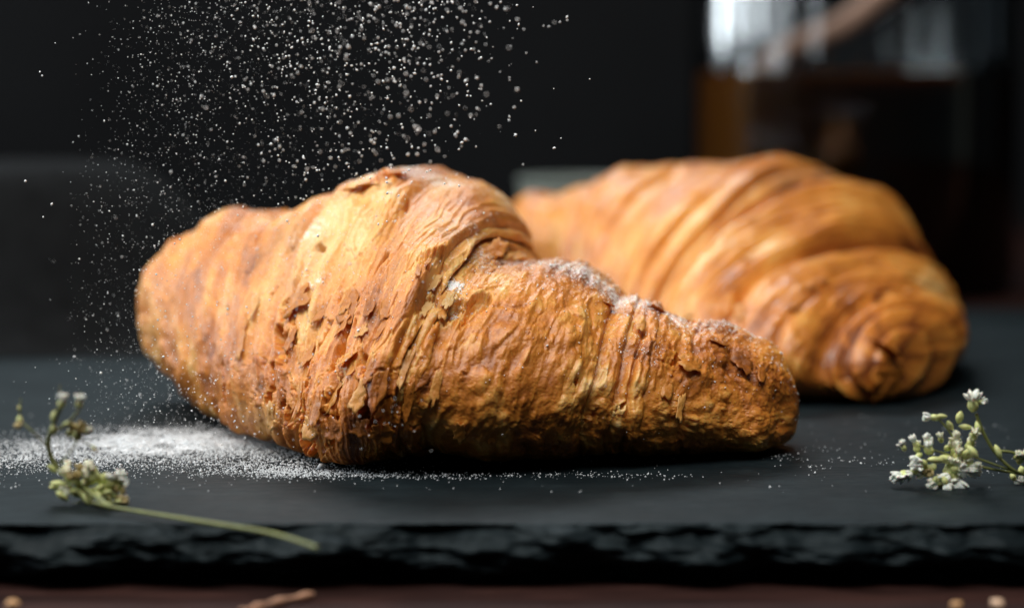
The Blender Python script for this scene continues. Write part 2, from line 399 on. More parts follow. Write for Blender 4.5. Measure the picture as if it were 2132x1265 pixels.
def band(cr, name, sa, sb, freeL, freeR, lift, prm, res, mat, parent, th, jit=0.16, edge_depth=0.30, dust_f=None, label=None, under=0.10, edge_bake=0.12, bulge=0.0):
    sd = cr.seed + int(sa * 17)
    Llen = abs(cr.len_at(sb) - cr.len_at(sa)); nb = max(14, int(Llen / res))
    u = np.linspace(0, 1, nb)
    TH0 = th
    ja = jit * fbm(TH0 * 1.3, TH0 * 0 + 2.2, sd + 3, 5, 0.6) * (1 if freeL else 0)
    jb = jit * fbm(TH0 * 1.3, TH0 * 0 + 5.2, sd + 7, 5, 0.6) * (1 if freeR else 0)
    U, THm = np.meshgrid(u, TH0, indexing='ij')
    SA = (sa + ja)[None, :]; SB = (sb + jb)[None, :]
    S = SA + (SB - SA) * U
    S = np.clip(S, cr.S[0] + 1e-3, cr.S[-1] - 1e-3)
    p, n, dt = cr.frame(S, THm)
    h, bake, expo = relief(cr, S, THm, p, prm)
    ll = (cr.len_at(S) - cr.len_at(SA)); lr = (cr.len_at(SB) - cr.len_at(S))
    tot = ll + lr + 1e-6
    prof = np.zeros_like(h)
    if freeL and freeR: prof = lift * (0.35 + 0.65 * np.exp(-(np.minimum(ll, lr) / 0.9) ** 2))
    elif freeR: prof = -under + (lift + under) * (ll / tot) ** 0.8
    elif freeL: prof = -under + (lift + under) * (lr / tot) ** 0.8
    att = np.ones_like(h)
    if not freeR and sb < cr.S[-1] - 0.2: att *= sst(-0.05, 0.35, lr) * .7 + .3
    if not freeL and sa > cr.S[0] + 0.2: att *= sst(-0.05, 0.35, ll) * .7 + .3
    tip = np.minimum(1, np.minimum(cr.len_at(S) + 0.15, cr.L[-1] - cr.len_at(S) + 0.15) / 0.9)
    off = prof + h * att * tip + bulge * np.sin(math.pi * U ** 1.0) ** .8 * tip
    rnd = 0.16
    eb = np.zeros_like(h)
    for fr, l in ((freeL, ll), (freeR, lr)):
        if not fr: continue
        q = np.clip(1 - l / rnd, 0, 1)
        off = off - edge_depth * (1 - np.sqrt(np.clip(1 - q * q, 0, 1)))
        # thin leaves showing in the rolled edge
        eb = np.maximum(eb, np.exp(-(l / 0.22) ** 2))
    p = p + n * off[..., None]
    z = p[..., 2]; z0 = 0.03
    p[..., 2] = np.where(z < 0.35, z0 + 0.16 * np.log1p(np.exp(np.clip((z - z0) / 0.16, -30, 30))) * (0.35 - z0) / (0.16 * np.log1p(math.exp((0.35 - z0) / 0.16))), z)
    bake = bake + edge_bake * eb
    cream = np.clip(prm['cream'](S, THm, p), 0, 1) * (0.35 + 0.65 * np.clip(expo * 1.6, 0, 1))
    up = np.clip(n[..., 2], 0, 1)
    dust = dust_f(p, up) if dust_f else np.zeros_like(h)
    mask = np.stack([np.clip(bake, 0, 1.1), dust, cream], -1).reshape(-1, 3)
    nv = len(TH0); nu = nb
    V = p.reshape(-1, 3); Fc = grid_faces(nu, nv, True)
    o = mesh_np(name, V, Fc, mat, parent, attrs={'mask': mask})
    if label: o['label'] = label
    store.append((V, n.reshape(-1, 3), dt.reshape(-1, 3), mask))
    return o

def blobs(lst):
    """soft 3-D patches at places on the crust: (point, radius cm, weight)"""
    def f(p):
        s = np.zeros(p.shape[:-1])
        for c, r, wgt in lst:
            s = s + wgt * np.exp(-(((p - c) ** 2).sum(-1)) / (r * r))
        return s
    return f

# ---- front croissant -------------------------------------------------------
FR = [
 (0.0, (290, 648, 9.0), (290, 650, 9.0), (290, 652, 9.0)),
 (0.25, (300, 588, 9.2), (289, 645, 8.4), (303, 705, 8.9)),
 (1.0, (345, 530, 9.2), (306, 640, 7.6), (345, 752, 8.4)),
 (2.0, (430, 470, 8.8), (370, 655, 5.8), (420, 822, 7.2)),
 (3.0, (520, 446, 7.8), (430, 665, 4.0), (500, 868, 5.5)),
 (4.0, (612, 470, 6.8), (485, 680, 2.2), (568, 903, 3.6)),
 (5.0, (705, 416, 6.0), (540, 690, 0.8), (620, 912, 2.6)),
 (6.0, (782, 369, 5.4), (610, 700, -0.4), (690, 926, 1.8)),
 (7.0, (880, 362, 5.0), (680, 710, -1.4), (740, 934, 1.2)),
 (8.0, (948, 382, 4.8), (745, 712, -2.1), (790, 940, 0.7)),
 (9.0, (1008, 418, 4.5), (800, 705, -2.6), (830, 944, 0.4)),
 (10.0, (1058, 488, 4.0), (850, 700, -2.8), (870, 949, 0.0)),
 (11.0, (1108, 544, 3.6), (930, 722, -2.9), (930, 950, 0.0)),
 (12.0, (1180, 556, 3.0), (1050, 742, -2.8), (1030, 952, -0.1)),
 (13.0, (1245, 580, 2.6), (1150, 760, -2.5), (1120, 953, -0.2)),
 (14.0, (1290, 618, 2.3), (1230, 772, -2.2), (1200, 953, -0.2)),
 (15.0, (1350, 640, 2.0), (1310, 790, -2.0), (1290, 953, -0.2)),
 (16.0, (1440, 670, 1.8), (1410, 810, -1.7), (1400, 951, 0.0)),
 (17.0, (1530, 692, 1.6), (1500, 828, -1.2), (1500, 948, 0.2)),
 (18.0, (1595, 722, 1.4), (1578, 838, -0.8), (1570, 944, 0.3)),
 (19.0, (1640, 775, 1.2), (1632, 850, -0.2), (1622, 934, 0.5)),
 (19.6, (1657, 822, 0.9), (1658, 860, 0.2), (1650, 905, 0.6)),
 (20.0, (1662, 862, 0.6), (1663, 864, 0.6), (1662, 866, 0.6)),
]
cf = Croissant(FR, 100)
store = []
front = empty('croissant', None, 'flaky golden croissant in front, torn across its middle and dusted with sugar', 'croissant', 'croissants on the slate board')
def base_finder(cr):
    S_, T_ = np.meshgrid(np.linspace(cr.S[0] + .01, cr.S[-1] - .01, 500), np.linspace(-1.2, 3.9, 260), indexing='ij')
    p, n, _ = cr.frame(S_, T_)
    ok = ((p - np.array([0, CAM_Y, CAM_Z])) * n).sum(-1) < 0
    p = p[ok]; x, y, f = proj(p)
    def SP(px, py):
        for r in (6, 15, 40, 90):
            m = np.nonzero((np.abs(x - px) < r) & (np.abs(y - py) < r))[0]
            if len(m): return p[m[np.argmin(f[m])]]
    return SP
SP = base_finder(cf)
_one = lambda S, TH, p: 1.0
flz = blobs([(SP(600, 700), 1.6, 1.1), (SP(680, 820), 1.5, 1.1), (SP(760, 880), 1.0, .9), (SP(760, 600), 1.4, .7),
             (SP(760, 400), 1.3, .9), (SP(900, 620), 1.2, .7), (SP(720, 480), 1.5, .6), (SP(1100, 680), .5, .4), (SP(1520, 730), 1.1, .45), (SP(1400, 760), .7, .3)])
blz = blobs([(SP(1130, 720), 2.6, .9), (SP(1450, 760), 2.0, 1.2), (SP(1000, 840), 1.5, .6), (SP(880, 700), 1.0, .4)])
crz = blobs([(SP(700, 500), 1.2, .6), (SP(620, 560), .7, .3), (SP(880, 580), .8, .5), (SP(960, 520), 1.0, .6), (SP(640, 470), 1.2, .6)])
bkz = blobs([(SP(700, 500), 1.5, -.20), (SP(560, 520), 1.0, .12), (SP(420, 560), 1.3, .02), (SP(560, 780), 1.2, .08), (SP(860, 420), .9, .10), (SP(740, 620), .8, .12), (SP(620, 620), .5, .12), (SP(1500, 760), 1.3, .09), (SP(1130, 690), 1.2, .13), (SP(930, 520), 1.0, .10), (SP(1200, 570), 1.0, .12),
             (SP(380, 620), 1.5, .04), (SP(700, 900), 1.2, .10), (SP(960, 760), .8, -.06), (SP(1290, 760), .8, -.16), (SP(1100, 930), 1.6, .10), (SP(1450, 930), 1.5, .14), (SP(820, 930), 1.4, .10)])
ptz = blobs([(SP(585, 640), .42, .8), (SP(580, 700), .35, .7), (SP(700, 825), .36, .8), (SP(700, 775), .28, .6), (SP(770, 880), .40, .7), (SP(870, 590), .45, .8), (SP(900, 560), .35, .7), (SP(890, 640), .3, .7), (SP(940, 650), .3, .7),
    (SP(650, 660), .35, .7), (SP(640, 900), .5, .7), (SP(790, 395), .42, .75), (SP(660, 510), .3, .7), (SP(600, 850), .3, .6), (SP(820, 650), .3, .55), (SP(1000, 640), .25, .5), (SP(470, 760), .25, .6), (SP(740, 480), .3, .5)])
tearz = blobs([(SP(600, 640), 1.5, 1), (SP(650, 780), 1.6, 1), (SP(700, 880), 1.0, .8), (SP(780, 700), 1.0, .8), (SP(900, 620), 1.0, .9), (SP(780, 400), 1.0, .6), (SP(480, 720), 1.0, .5)])
prmF = dict(lam=lambda S, TH, p: .22 + .8 * np.exp(-((S - 9.6) / 1.6) ** 2) + .6 * np.exp(-((S - 14.8) / .9) ** 2) + .35 * (S > 18) + .2 * (S < 4.5),
    grooves=((2.15, .08, .14), (3.45, .10, .20), (4.35, .10, .18), (5.35, .12, .20), (6.6, .10, .14), (12.2, .08, .05), (15.05, .05, .12), (16.2, .05, .07)),
    
    streak=lambda S, TH, p: 0.30 + .35 * (S < 4) + 0.75 * np.exp(-((S - 10.4) / 1.3) ** 2) + 0.6 * np.exp(-((S - 14.7) / 1.2) ** 2) + 0.35 * np.exp(-((S - 7) / 2.5) ** 2),
    blister=lambda S, TH, p: 0.30 + .35 * (S < 4) + blz(p), flaky=lambda S, TH, p: np.clip(0.22 + .2 * (S < 4.5) + flz(p) + .35 * np.exp(-((S - 10.2) / .8) ** 2), 0, 1),
    pits=lambda S, TH, p: np.clip(np.maximum(ptz(p) * .75, .26 * tearz(p)), 0, .75), bake=lambda S, TH, p: bkz(p) - .02, cream=lambda S, TH, p: crz(p))
dz = blobs([(SP(1180, 560), 1.1, .42), (SP(1290, 620), .8, .42), (SP(1420, 665), 1.0, .36), (SP(1540, 690), .7, .35), (SP(950, 600), .22, 1.6), (SP(930, 640), .35, .7),
            (SP(1000, 520), .8, .3), (SP(640, 480), .5, .5), (SP(655, 590), .35, .6), (SP(600, 540), 1.0, .15), (SP(800, 370), 1.3, .34), (SP(940, 385), .8, .34), (SP(1040, 430), .5, .5), (SP(1330, 720), .5, .3), (SP(450, 560), 1.2, .22)])
def dustF(p, up): return np.clip(0.26 * up ** 1.5 + 1.15 * dz(p) * (0.25 + 0.75 * up), 0, 1.2)
thF = theta_grid(560, 70); RF = 0.0185
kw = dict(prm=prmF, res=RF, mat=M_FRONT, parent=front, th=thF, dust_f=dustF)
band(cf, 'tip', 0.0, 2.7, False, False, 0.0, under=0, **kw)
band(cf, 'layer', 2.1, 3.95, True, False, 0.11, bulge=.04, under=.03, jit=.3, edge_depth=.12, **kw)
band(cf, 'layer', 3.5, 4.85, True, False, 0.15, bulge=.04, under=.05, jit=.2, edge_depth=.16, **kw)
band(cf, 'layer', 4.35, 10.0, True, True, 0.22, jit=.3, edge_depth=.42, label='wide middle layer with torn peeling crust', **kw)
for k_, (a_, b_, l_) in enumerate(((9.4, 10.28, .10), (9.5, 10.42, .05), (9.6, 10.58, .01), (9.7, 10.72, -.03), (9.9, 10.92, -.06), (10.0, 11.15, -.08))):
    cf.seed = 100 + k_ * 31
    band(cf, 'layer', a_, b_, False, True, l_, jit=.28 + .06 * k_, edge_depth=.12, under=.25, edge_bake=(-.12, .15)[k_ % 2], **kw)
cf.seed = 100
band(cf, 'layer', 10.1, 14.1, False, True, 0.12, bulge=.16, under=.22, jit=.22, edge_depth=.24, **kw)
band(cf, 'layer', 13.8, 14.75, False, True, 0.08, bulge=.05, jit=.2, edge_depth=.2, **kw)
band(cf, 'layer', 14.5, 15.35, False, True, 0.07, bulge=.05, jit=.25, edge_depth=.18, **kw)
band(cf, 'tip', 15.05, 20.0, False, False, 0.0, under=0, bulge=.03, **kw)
STORE_F = store

# ---- back croissant --------------------------------------------------------
BR = [
 (0.0, (1052, 478, 25), (1050, 480, 25), (1052, 482, 25)),
 (1.0, (1108, 412, 24.5), (1072, 480, 22.5), (1110, 560, 24)),
 (2.0, (1225, 406, 23), (1150, 500, 20), (1215, 650, 21.5)),
 (3.0, (1350, 366, 21.8), (1220, 510, 17.5), (1290, 690, 19.5)),
 (4.0, (1505, 344, 21.0), (1291, 540, 15.5), (1355, 742, 17.0)),
 (5.0, (1632, 342, 20.2), (1361, 570, 13.8), (1425, 774, 15.2)),
 (6.0, (1738, 384, 19.0), (1419, 600, 12.2), (1487, 788, 13.8)),
 (7.0, (1792, 462, 17.4), (1474, 620, 10.8), (1570, 800, 12.4)),
 (8.0, (1856, 545, 15.6), (1558, 645, 9.4), (1650, 812, 11.0)),
 (9.0, (1892, 612, 13.4), (1650, 690, 8.2), (1738, 828, 9.6)),
 (10.0, (1908, 622, 11.4), (1718, 735, 7.9), (1808, 842, 8.6)),
 (10.6, (1900, 638, 10.4), (1750, 738, 7.7), (1838, 846, 8.2)),
 (11.3, (1884, 676, 9.0), (1800, 742, 7.5), (1850, 808, 7.8)),
 (12.0, (1864, 740, 7.9), (1862, 742, 7.8), (1863, 744, 7.9)),
]
cb = Croissant(BR, 300, 0.97)
store = []
back = empty('croissant', None, 'glossy golden croissant behind, its rolled spiral end turned towards the dark glass jar side', 'croissant', 'croissants on the slate board')
back['label'] = 'smooth golden croissant lying behind the torn one, with its coiled end turned to the camera'
SB = base_finder(cb)
bkb = blobs([(SB(1300, 520), 3.0, -.10), (SB(1480, 560), 2.0, -.08), (SB(1900, 640), 2.6, .14), (SB(1860, 740), 1.5, .16), (SB(1700, 350), 2.2, .06), (SB(1650, 680), 1.2, .0), (SB(1600, 800), 2.0, .12)])
def spiral(S, TH):
    r = (12.0 - S) / 1.7
    ph = r * 2.7 + TH / (2 * math.pi)
    return r, ph - np.floor(ph)
prmB = dict(lamf=3.6, lama=.060, lam=lambda S, TH, p: .75 * (S < 10) + 0 * p[..., 0], dents=blobs([(SB(1765, 795), .75, 1)]), grooves=((5.90, .20, .75), (5.42, .07, .30), (4.9, .05, .22), (3.6, .06, .2), (2.75, .07, .3), (6.95, .05, .07), (7.72, .16, .4), (8.9, .06, .10)),
    streak=lambda S, TH, p: 0.34 + 0.3 * np.exp(-((S - 5.5) / 1.0) ** 2), blister=lambda S, TH, p: 0.25 + 0.25 * (S > 8),
    flaky=lambda S, TH, p: 0.25 * (S < 9.6) + 0 * S, bake=lambda S, TH, p: bkb(p) - 0.08, cream=lambda S, TH, p: 0.5 * np.exp(-((S - 5.55) / 0.25) ** 2))
thB = theta_grid(300, 60, -1.3, 3.6)
kw = dict(prm=prmB, res=0.036, mat=M_BACK, parent=back, th=thB)
band(cb, 'tip', 0.0, 3.2, False, True, 0.10, under=.05, **kw)
band(cb, 'layer', 2.7, 4.3, True, False, 0.16, bulge=.1, under=.05, edge_depth=.2, **kw)
band(cb, 'layer', 3.9, 4.95, False, True, 0.12, edge_depth=.2, bulge=.05, **kw)
band(cb, 'layer', 4.6, 5.45, False, True, 0.20, edge_depth=.3, **kw)
band(cb, 'layer', 5.2, 5.75, False, True, 0.12, edge_depth=.3, label='pale narrow ridge of lighter dough', **kw)
band(cb, 'layer', 5.4, 6.25, False, False, -0.06, bulge=-.12, under=0, **kw)
band(cb, 'layer', 6.05, 8.2, True, False, 0.34, bulge=.26, edge_depth=.6, under=.12, **kw)
band(cb, 'layer', 7.85, 10.2, True, False, 0.30, bulge=.20, edge_depth=.5, under=.05, **kw)
prmS = dict(prmB); prmS['bake'] = lambda S, TH, p: bkb(p) - 0.03
_rel0 = relief
def relief_spiral(cr, S, TH, Pw, prm):
    h, bake, expo = _rel0(cr, S, TH, Pw, prm)
    r, f = spiral(S, TH + .35 * pn(S * 1.5, TH * 1.2, 5))
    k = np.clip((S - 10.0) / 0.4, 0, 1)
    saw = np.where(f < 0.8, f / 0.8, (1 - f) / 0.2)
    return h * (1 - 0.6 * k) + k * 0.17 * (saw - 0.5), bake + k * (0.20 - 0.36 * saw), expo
relief = relief_spiral
band(cb, 'spiral_end', 9.9, 12.0, True, False, 0.10, edge_depth=.25, under=-.02, **{**kw, 'prm': prmS, 'res': 0.025})
relief = _rel0
STORE_B = store

# ------------------------------------------------------------------ flakes
def surf_lookup(st):
    V = np.concatenate([a[0] for a in st]); N = np.concatenate([a[1] for a in st]); D = np.concatenate([a[2] for a in st]); K = np.concatenate([a[3] for a in st])
    px, py, f = proj(V)
    view = V - np.array([0, CAM_Y, CAM_Z])
    ok = (N * view).sum(-1) < 0
    return V[ok], N[ok], D[ok], px[ok], py[ok], f[ok], K[ok]
LF = surf_lookup(STORE_F); LB = surf_lookup(STORE_B)
def pick(L, x, y, r=5):
    V, N, D, px, py, f, K = L
    m = np.nonzero((np.abs(px - x) < r) & (np.abs(py - y) < r))[0]
    if len(m) == 0: return None
    k = m[np.argmin(f[m])]
    return V[k], N[k], D[k], K[k]

def make_flake(L, parent, x, y, ln, wd, ang=0.0, lift=0.12, curl=0.35, mat=None, seed=0, label=None, base=0.02, stand=0.0):
    """thin ragged leaf of crust; ln along the ring, wd across (cm); lift raises its free end"""
    hit = pick(L, x, y)
    if hit is None: return
    c, n, d = (Vector(v) for v in hit[:3]); mk = np.array(hit[3], float)
    if d.z > 0: d = -d
    q = n.cross(d).normalized(); d = q.cross(n).normalized()
    ca, sa_ = math.cos(ang), math.sin(ang); d, q = d * ca + q * sa_, q * ca - d * sa_
    if stand: d, n = (d * math.cos(stand) + n * math.sin(stand)), (n * math.cos(stand) - d * math.sin(stand))
    nr, na = 5, 30
    rr = np.linspace(0, 1, nr)[1:]; aa = np.linspace(0, 2 * math.pi, na, endpoint=False)
    R = 1 + 0.45 * pn(np.cos(aa) * 1.5 + seed, np.sin(aa) * 1.5, seed) + 0.22 * pn(np.cos(aa) * 4, np.sin(aa) * 4 + seed, seed + 3) + 0.13 * pn(np.cos(aa) * 9, np.sin(aa) * 9, seed + 5)
    sq = 1 / np.maximum(np.abs(np.cos(aa)), np.abs(np.sin(aa))) ** 0.45
    pts = [(0, 0)] + [(r * R[k] * sq[k] * math.cos(aa[k]), r * R[k] * sq[k] * math.sin(aa[k])) for r in rr for k in range(na)]
    pts = np.array(pts); Uc, Vc = pts[:, 0] * ln / 2, pts[:, 1] * wd / 2
    t = pts[:, 0] * 0.5 + 0.5
    hgt = base - .04 * (1 - t) + lift * t ** 2 - curl * 0.5 * (Vc ** 2) / max(wd, .1) + 0.12 * min(ln, wd) * pn(Uc * 4 + seed, Vc * 4, seed + 8) + 0.05 * min(ln, wd) * pn(Uc * 13 + seed, Vc * 13, seed + 9)
    top = np.array(c)[None] + Uc[:, None] * np.array(d) + Vc[:, None] * np.array(q) + hgt[:, None] * np.array(n)
    thick = 0.012
    bot = top - thick * np.array(n)
    V = np.concatenate([top, bot]); m = len(top)
    F = []
    for k in range(na):
        k2 = (k + 1) % na
        F.append((0, 1 + k, 1 + k2)); F.append((m, m + 1 + k2, m + 1 + k))
        for r in range(nr - 2):
            a, b, a2, b2 = 1 + r * na + k, 1 + r * na + k2, 1 + (r + 1) * na + k, 1 + (r + 1) * na + k2
            F += [(a, a2, b2), (a, b2, b), (m + a, m + b2, m + a2), (m + a, m + b, m + b2)]
        o = 1 + (nr - 2) * na
        F += [(o + k, m + o + k, m + o + k2), (o + k, m + o + k2, o + k2)]
    sh = {None: 0, M_FLAKE: 0.02, M_FLAKE_PALE: -0.14}[mat]
    rim = np.concatenate([[0], np.repeat(rr, na)]) ** 3
    kk = np.stack([np.clip(mk[0] + sh + .08 * math.sin(seed * 7.7) - .16 * rim, .02, .9), np.full(m, mk[1] * .5), np.full(m, mk[2] * .5)], -1)
    ob = mesh_np('flake', V, F, M_LEAF, parent, attrs={'mask': np.concatenate([kk, kk])})
    if label: ob['label'] = label
    return ob
# leaves of crust one can pick out in the photo (px, py, length, width, angle, lift, pale?)
HAND = [
 (545, 810, .62, .66, 0, .10, 0, None), (745, 893, .32, .46, .1, .14, 1, 'thin pale see-through flake low on the front'),
 (722, 740, .34, .46, .5, .26, 2, 'bright curled flake standing off the crust'), (728, 770, .26, .12, 0, .2, 1, None),
 (615, 620, .70, .62, .1, .12, 0, 'large brown flap of crust hanging over the tear'), (672, 640, .60, .42, 0, .10, 0, None),
 (640, 730, .5, .30, 0, .10, 0, None), (580, 700, .55, .25, .1, .08, 0, None), (655, 850, .62, .22, 0, .16, 0, None),
 (618, 830, .70, .20, .05, .16, 0, None), (700, 820, .7, .28, 0, .10, 1, None), (640, 890, .4, .4, 0, .1, 0, None), (720, 640, .8, .4, .2, .1, 0, None),
 (760, 385, .35, .9, .2, .22, 0, 'ragged leaf of crust lifting along the crest'), (830, 362, .2, .5, 0, .14, 0, None),
 
 (905, 590, .28, .62, 1.5, .22, 2, 'curled pale ribbon of dough in the fold'), (938, 625, .6, .16, .1, .16, 0, None), (885, 640, .5, .16, 0, .14, 1, None),
 (870, 560, .5, .1, .3, .2, 0, None), (895, 545, .4, .08, .1, .24, 0, None), (770, 760, .7, .18, 0, .12, 0, None), (800, 800, .8, .16, .05, .1, 1, None),
 (850, 760, .8, .14, 0, .1, 1, None), (905, 800, .6, .16, .1, .08, 1, None),
 (1030, 905, .4, .2, 0, .12, 0, None), (960, 905, .4, .2, 0, .1, 0, None), (1440, 750, .4, .5, .3, .06, 0, None), (1545, 745, .7, .4, .1, .07, 0, None), (1590, 760, .7, .22, .1, .06, 1, None),
 (1390, 800, .5, .25, .1, .06, 0, None), (1340, 670, .6, .18, 0, .07, 0, None), (1500, 705, .25, .4, 0, .06, 0, None), (1265, 625, .2, .4, .3, .1, 2, None), (1368, 640, .16, .3, 0, .18, 2, None),
 (690, 900, .4, .5, 0, .1, 0, None), (800, 905, .4, .4, .1, .08, 0, None), (560, 870, .5, .3, 0, .1, 0, None), (530, 620, .9, .14, .1, .06, 1, None), (500, 700, 1.0, .16, 0, .06, 0, None),
]
pal = {0: M_FLAKE, 1: M_FLAKE_PALE, 2: M_FLAKE_PALE}
for i, (x, y, ln, wd, an, lf, pl, lb) in enumerate(HAND):
    make_flake(LF, front, x, y, ln * 1.15, wd * 1.15, an, lf * .55, .3, pal[pl], seed=i * 3 + 1, label=lb)
make_flake(LF, front, 1036, 520, .55, .36, 3.0, .05, .2, M_FLAKE_PALE, seed=77, label='pointed flake standing up from the crest', stand=.9, base=.1)
rr = random.Random(3)
for i in range(12):
    k = rr.random()
    if k < .72: x, y = rr.gauss(690, 90), rr.gauss(740, 120)
    elif k < .9: x, y = rr.gauss(850, 60), rr.gauss(650, 130)
    else: x, y = rr.gauss(1430, 110), rr.gauss(790, 60)
    make_flake(LF, front, x, y, rr.uniform(.3, .8), rr.uniform(.14, .34), rr.gauss(0, .2), rr.uniform(.02, .08), .3, M_FLAKE if rr.random() < .6 else M_FLAKE_PALE, seed=200 + i)
for i in range(16):
    x, y = rr.choice([(1560, 480), (1700, 560), (1840, 600), (1450, 600)]); x += rr.gauss(0, 60); y += rr.gauss(0, 40)
    make_flake(LB, back, x, y, rr.uniform(.3, .8), rr.uniform(.15, .3), rr.gauss(.4, .25), rr.uniform(.02, .06), .3, M_FLAKE, seed=400 + i)
make_flake(LB, back, 1850, 800, 1.1, .9, .3, .1, .3, M_FLAKE, seed=501, label='loose end of the dough hanging from the coil')
make_flake(LB, back, 1850, 722, .3, 1.0, .2, .22, .3, M_FLAKE_PALE, seed=503, label='pale lip of dough at the centre of the coil')

# ------------------------------------------------------------------ sugar
OCT = np.array([(1, 0, 0), (-1, 0, 0), (0, 1, 0), (0, -1, 0), (0, 0, 1), (0, 0, -1)], float)
OF = np.array([(0, 2, 4), (2, 1, 4), (1, 3, 4), (3, 0, 4), (2, 0, 5), (1, 2, 5), (3, 1, 5), (0, 3, 5)])
def grains(name, C, R, mat, seed=0, smooth=True):
    g = np.random.default_rng(seed); n = len(C)
    sc3 = R[:, None, None] * g.uniform(.65, 1.25, (n, 1, 3))
    v = OCT[None] * sc3 * g.uniform(.8, 1.2, (n, 6, 1))
    a = g.uniform(0, 6.28, n); b = g.uniform(-.6, .6, n)
    ca, sa = np.cos(a)[:, None], np.sin(a)[:, None]
    x, y, z = v[..., 0] * ca - v[..., 1] * sa, v[..., 0] * sa + v[..., 1] * ca, v[..., 2]
    cb_, sb_ = np.cos(b)[:, None], np.sin(b)[:, None]
    x, z = x * cb_ - z * sb_, x * sb_ + z * cb_
    V = np.stack([x, y, z], -1) + C[:, None, :]
    F = (OF[None] + 6 * np.arange(n)[:, None, None]).reshape(-1, 3)
    return mesh_np(name, V.reshape(-1, 3), F, mat, smooth=smooth)

def dens(X, Y):
    """how much sugar lies at (X,Y) cm of the slate"""
    c = ground(360, 915)
    d = 1.0 * np.exp(-((X - c[0]) / 2.1) ** 2 - ((Y - c[1]) / 1.5) ** 2)
    d = d + 0.50 * np.exp(-((X - c[0] - .6) / 3.3) ** 2 - ((Y - c[1] + 1.6) / 1.9) ** 2)
    e = ground(60, 945); d = d + 0.36 * np.exp(-((X - e[0]) / 3.2) ** 2 - ((Y - e[1]) / 1.9) ** 2)
    e = ground(650, 985); d = d + 0.50 * np.exp(-((X - e[0]) / 1.7) ** 2 - ((Y - e[1]) / .50) ** 2)
    e = ground(560, 975); d = d + 0.35 * np.exp(-((X - e[0]) / 1.4) ** 2 - ((Y - e[1]) / .9) ** 2)
    xr = (X + 3.2) / 7.5; yl = ground(1000, 990)[1]
    d = d + 0.33 * np.exp(-((Y - yl - .12 * np.sin(X)) / .30) ** 2) * np.where(xr > 0, np.clip(1 - xr, 0, 1) ** .8, 0) * sst(-4.4, -3.0, X)
    n = fbm(X * 1.1, Y * 1.1, 61, 5, .6)
    d = d * (1 + 1.1 * n)
    # nothing falls in the lee of the croissant's belly
    return np.clip(d, 0, 1.5)
def make_ground_sugar():
    # packed heap
    xs = np.linspace(-11, -2, 420); ys = np.linspace(-5, 7, 420)
    X, Yg = np.meshgrid(xs, ys, indexing='ij')
    d = dens(X, Yg)
    Z = 0.16 * np.clip(d - 1.0, -0.3, 1) + 0.05 * fbm(X * 2.2, Yg * 2.2, 71, 5, .65) + .012 * pn(X * 18, Yg * 18, 74) - 0.005
    Z = np.maximum(Z, -0.03)
    V = np.stack([X, Yg, Z], -1).reshape(-1, 3)
    F = grid_faces(420, 420)
    keep = (Z.reshape(-1)[F] > -0.028).any(1)
    o = mesh_np('icing_sugar_heap', V, F[keep][:, ::-1], M_PILE)
    tag(o, 'white heap of icing sugar on the slate at the left', 'sugar', kind='stuff')
    n = 420000
    x = RNG.uniform(-13, 10, n); y = RNG.uniform(-5.2, 8, n)
    dd = dens(x, y)
    keep = RNG.uniform(0, 1, n) < np.clip(dd * 0.8, 0, .8) ** 1.3
    x, y = x[keep], y[keep]
    if len(x) > 95000:
        k = RNG.choice(len(x), 95000, replace=False); x, y = x[k], y[k]
    # sparse strays
    m = 420
    sx = RNG.uniform(-12, 11.5, m); sy = RNG.uniform(-5, 6, m)
    gx = [ground(px, py) for px, py in ((1630, 948), (1640, 955), (1700, 935), (1760, 958), (1690, 972), (2050, 980), (1840, 965))]
    cx = np.concatenate([RNG.normal(g[0], .25, 16) for g in gx]); cy = np.concatenate([RNG.normal(g[1], .22, 16) for g in gx])
    x = np.concatenate([x, sx, cx]); y = np.concatenate([y, sy, cy])
    r = RNG.lognormal(math.log(.0135), .38, len(x))
    z = np.maximum(0, 0.16 * np.clip(dens(x, y) - 1.0, 0, 1)) + r * .5 + slate_relief(x, y)
    o = grains('icing_sugar_dusting', np.stack([x, y, z], -1), r, M_PILE, 5)
    tag(o, 'loose white sugar grains dusted over the slate', 'sugar', kind='stuff')
make_ground_sugar()

